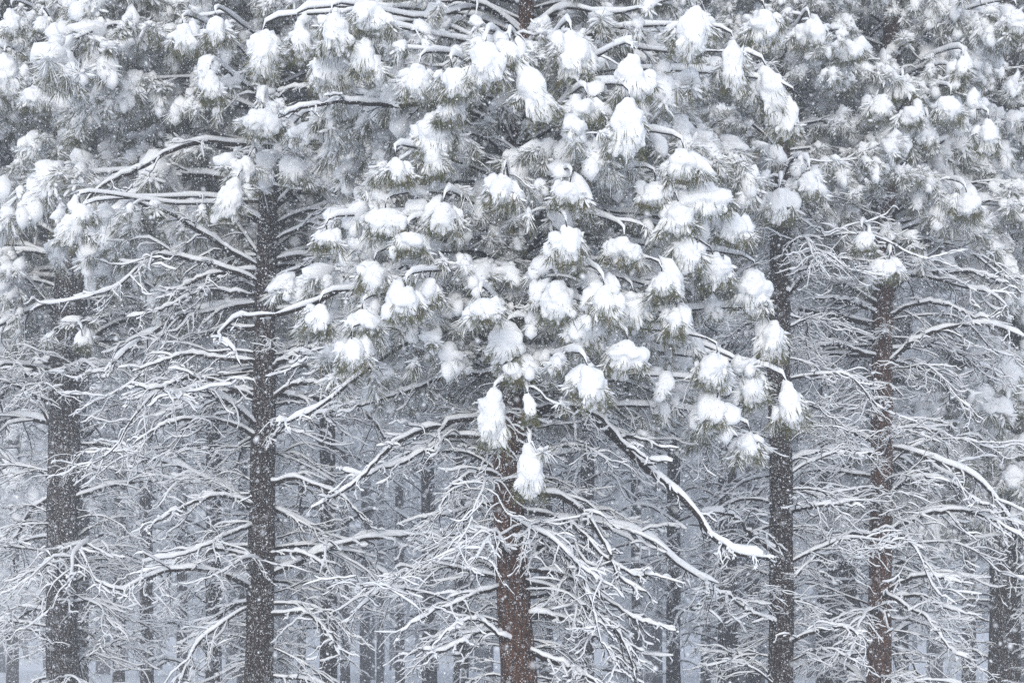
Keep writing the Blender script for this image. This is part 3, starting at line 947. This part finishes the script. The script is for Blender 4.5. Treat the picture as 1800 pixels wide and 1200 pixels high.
# far pines: a few whole shapes, copied
def far_variant(seed):
    r = random.Random(seed)
    hgt = r.uniform(25, 29)
    wood, snow, ndl = MB(), MB(), MB()
    def put(src, z, az, tilt, s):
        ca, sa, ct, st = math.cos(az), math.sin(az), math.cos(-tilt), math.sin(-tilt)
        Rz = np.array([[ca, -sa, 0], [sa, ca, 0], [0, 0, 1]])
        Ry = np.array([[ct, 0, st], [0, 1, 0], [-st, 0, ct]])
        M = np.eye(4)
        M[:3, :3] = Rz @ Ry * s
        M[:3, 3] = (0.12 * ca, 0.12 * sa, z)
        for mb, dst in zip(src, (wood, snow, ndl)):
            dst.merge(mb.arrays(), M)
    cb = r.uniform(2.8, 6.5)
    for i in range(22):
        put(r.choice(dead_lo_src), 2.4 + (cb - 0.8) * i / 22, r.uniform(0, 6.28), r.gauss(0, .15), r.uniform(.7, 1.3))
    for i in range(80):
        u = i / 80
        put(r.choice(live_lo_src), cb + (hgt - cb) * u, r.uniform(0, 6.28), r.gauss(.05, .15), (1.2 * (1 - u) ** .6 + .2) * r.uniform(.8, 1.15))
    z = np.array([-0.2, 3, 12, hgt])
    P = np.stack([np.cumsum([0, r.gauss(0, .06), r.gauss(0, .2), r.gauss(0, .2)]), np.zeros(4), z], 1)
    return [('trunk', trunk_mesh(P, np.array([.24, .20, .15, .03]), 12, 40, M_BARK_FROST, seed)), ('branches', wood.mesh('branches', M_TWIG)),
            ('snow', snow.mesh('snow', M_SNOW)), ('needles', ndl.mesh('needles', M_NEEDLE))]
FAR = [far_variant(50 + i) for i in range(2)]
r = random.Random(5)
taken = [((px - 900) * d / F, d) for px, w, d, cb, lb in MID]
made = 0
for _ in range(4000):
    d = 58 + 82 * math.sqrt(r.random())
    x = r.uniform(-0.31, 0.31) * d
    if any((x - a) ** 2 + (d - b) ** 2 < 6.5 ** 2 for a, b in taken):
        continue
    taken.append((x, d))
    v = r.choice(FAR)
    root = thing('pine_tree', 'far pine fading into the falling snow behind the nearer trunks', 'tree', (x, d, float(ground_h(x, d))), 'far pines fading into the falling snow')
    az, s = r.uniform(0, 6.28), r.uniform(0.85, 1.1)
    for nm, me in v:
        o = link(nm, me, root)
        o.rotation_euler = (0, 0, az)
        o.scale = (s, s, s)
        if nm != 'trunk':
            o['kind'] = 'stuff'
    made += 1
    if made >= 54:
        break

# the wood beyond, too far off to tell its trees apart
def far_woods():
    r = random.Random(31)
    q = np.random.RandomState(31)
    wood, snow, ndl = MB(), MB(), MB()
    for _ in range(150):
        d = r.uniform(142, 285)
        x = r.uniform(-0.34, 0.34) * d
        g = float(ground_h(x, d)) - 0.2
        h = r.uniform(20, 30)
        P = np.stack([x + np.cumsum([0, r.gauss(0, .1), r.gauss(0, .2), r.gauss(0, .2)]), np.full(4, d), g + np.array([0, 4, 12, h])], 1)
        tube(wood, P, np.array([.26, .22, .17, .04]), 7)
        cb = r.uniform(1, 8)
        for k in range(40):
            u = r.random()
            z = cb + (h - cb) * u
            a = r.uniform(0, 6.28)
            rad = (2.9 * (1 - u) ** .6 + .4) * r.uniform(.25, 1)
            p = np.array([x + math.cos(a) * rad, d + math.sin(a) * rad, g + z])
            ax = np.array([math.cos(a), math.sin(a), -.5])
            blob(snow, r, p + UP * .1, (r.uniform(.25, .55), r.uniform(.25, .5), r.uniform(.16, .4)), None, 1, .5, 1.7)
            needle_fan(ndl, q, p - ax * .3, .6, ax, 12, .7, .07, .8, .4)
        for k in range(16):
            z = r.uniform(2.5, cb + 2)
            a = r.uniform(0, 6.28)
            L = r.uniform(1.2, 2.4)
            Q = np.array([[x, d, g + z], [x + math.cos(a) * L * .5, d + math.sin(a) * L * .5, g + z + .2], [x + math.cos(a) * L, d + math.sin(a) * L, g + z - .5]])
            tube(wood, Q, np.array([.04, .03, .015]), 3)
            snow_ridge(snow, r, Q + UP * .02, np.array([.04, .03, .015]), .02, .09, 4, 0)
    o = link('far_woods', wood.mesh('far_woods', M_BARK_FROST))
    o['kind'] = 'stuff'
    o['label'] = 'pale mass of woods beyond the last pines that can be told apart'
    for nm, mb, mt in (('snow', snow, M_SNOW), ('needles', ndl, M_NEEDLE)):
        c = link(nm, mb.mesh(nm, mt), o)
        c['kind'] = 'stuff'
far_woods()

# ------------------------------------------------------------------ falling snow
def falling_snow():
    q = np.random.RandomState(3)
    def flakes(n, y0, y1, power, s0, s1):
        y = (y0 ** power + (y1 ** power - y0 ** power) * q.rand(n)) ** (1 / power)
        xx = q.uniform(-0.33, 0.33, n)
        keep = q.rand(n) < np.where(xx < -0.12, 1.0, np.where(xx < 0, 0.8, 0.7))
        y, xx = y[keep], xx[keep]
        n = len(y)
        x = xx * y
        z = q.uniform(-0.06, 0.40, n) * y + CAM_Z
        ok = z > ground_h(x, y) + 0.02
        x, y, z = x[ok], y[ok], z[ok]
        s = (s0 + (s1 - s0) * q.rand(len(x)) ** 1.8) * (1 + 0.6 * (q.rand(len(x)) > 0.93))
        return np.stack([x, y, z], 1), s
    mb = MB()
    for args, base in (((170000, 7.5, 23.0, 3.0, .0015, .0050), 'tet'), ((40000, 23.0, 44.0, 3.0, .003, .0075), 'tet'), ((7000, 4.0, 9.0, 3.0, .0022, .004), 'oct'), ((700, 1.8, 5.0, 3.0, .0020, .0040), 'oct')):
        c, s = flakes(*args)
        n = len(c)
        if base == 'tet':
            bv = np.array([[1, 1, 1], [-1, -1, 1], [-1, 1, -1], [1, -1, -1]]) / 1.5
            bt = np.array([[0, 2, 1], [0, 1, 3], [0, 3, 2], [1, 2, 3]])
        else:
            bv = np.array([[1, 0, 0], [-1, 0, 0], [0, 1, 0], [0, -1, 0], [0, 0, 1], [0, 0, -1]], float)
            bt = np.array([[0, 2, 4], [2, 1, 4], [1, 3, 4], [3, 0, 4], [2, 0, 5], [1, 2, 5], [3, 1, 5], [0, 3, 5]])
        A_ = q.normal(size=(n, 3, 3)) * 0.35 + np.eye(3)
        v = np.einsum('nij,vj->nvi', A_, bv) * s[:, None, None] + c[:, None]
        t = (np.arange(n) * len(bv))[:, None, None] + bt[None]
        mb.add(v.reshape(-1, 3), t.reshape(-1, 3))
    o = link('falling_snow', mb.mesh('falling_snow', M_SNOW))
    o['kind'] = 'stuff'
    o['label'] = 'snowflakes falling thickly through the air'
falling_snow()
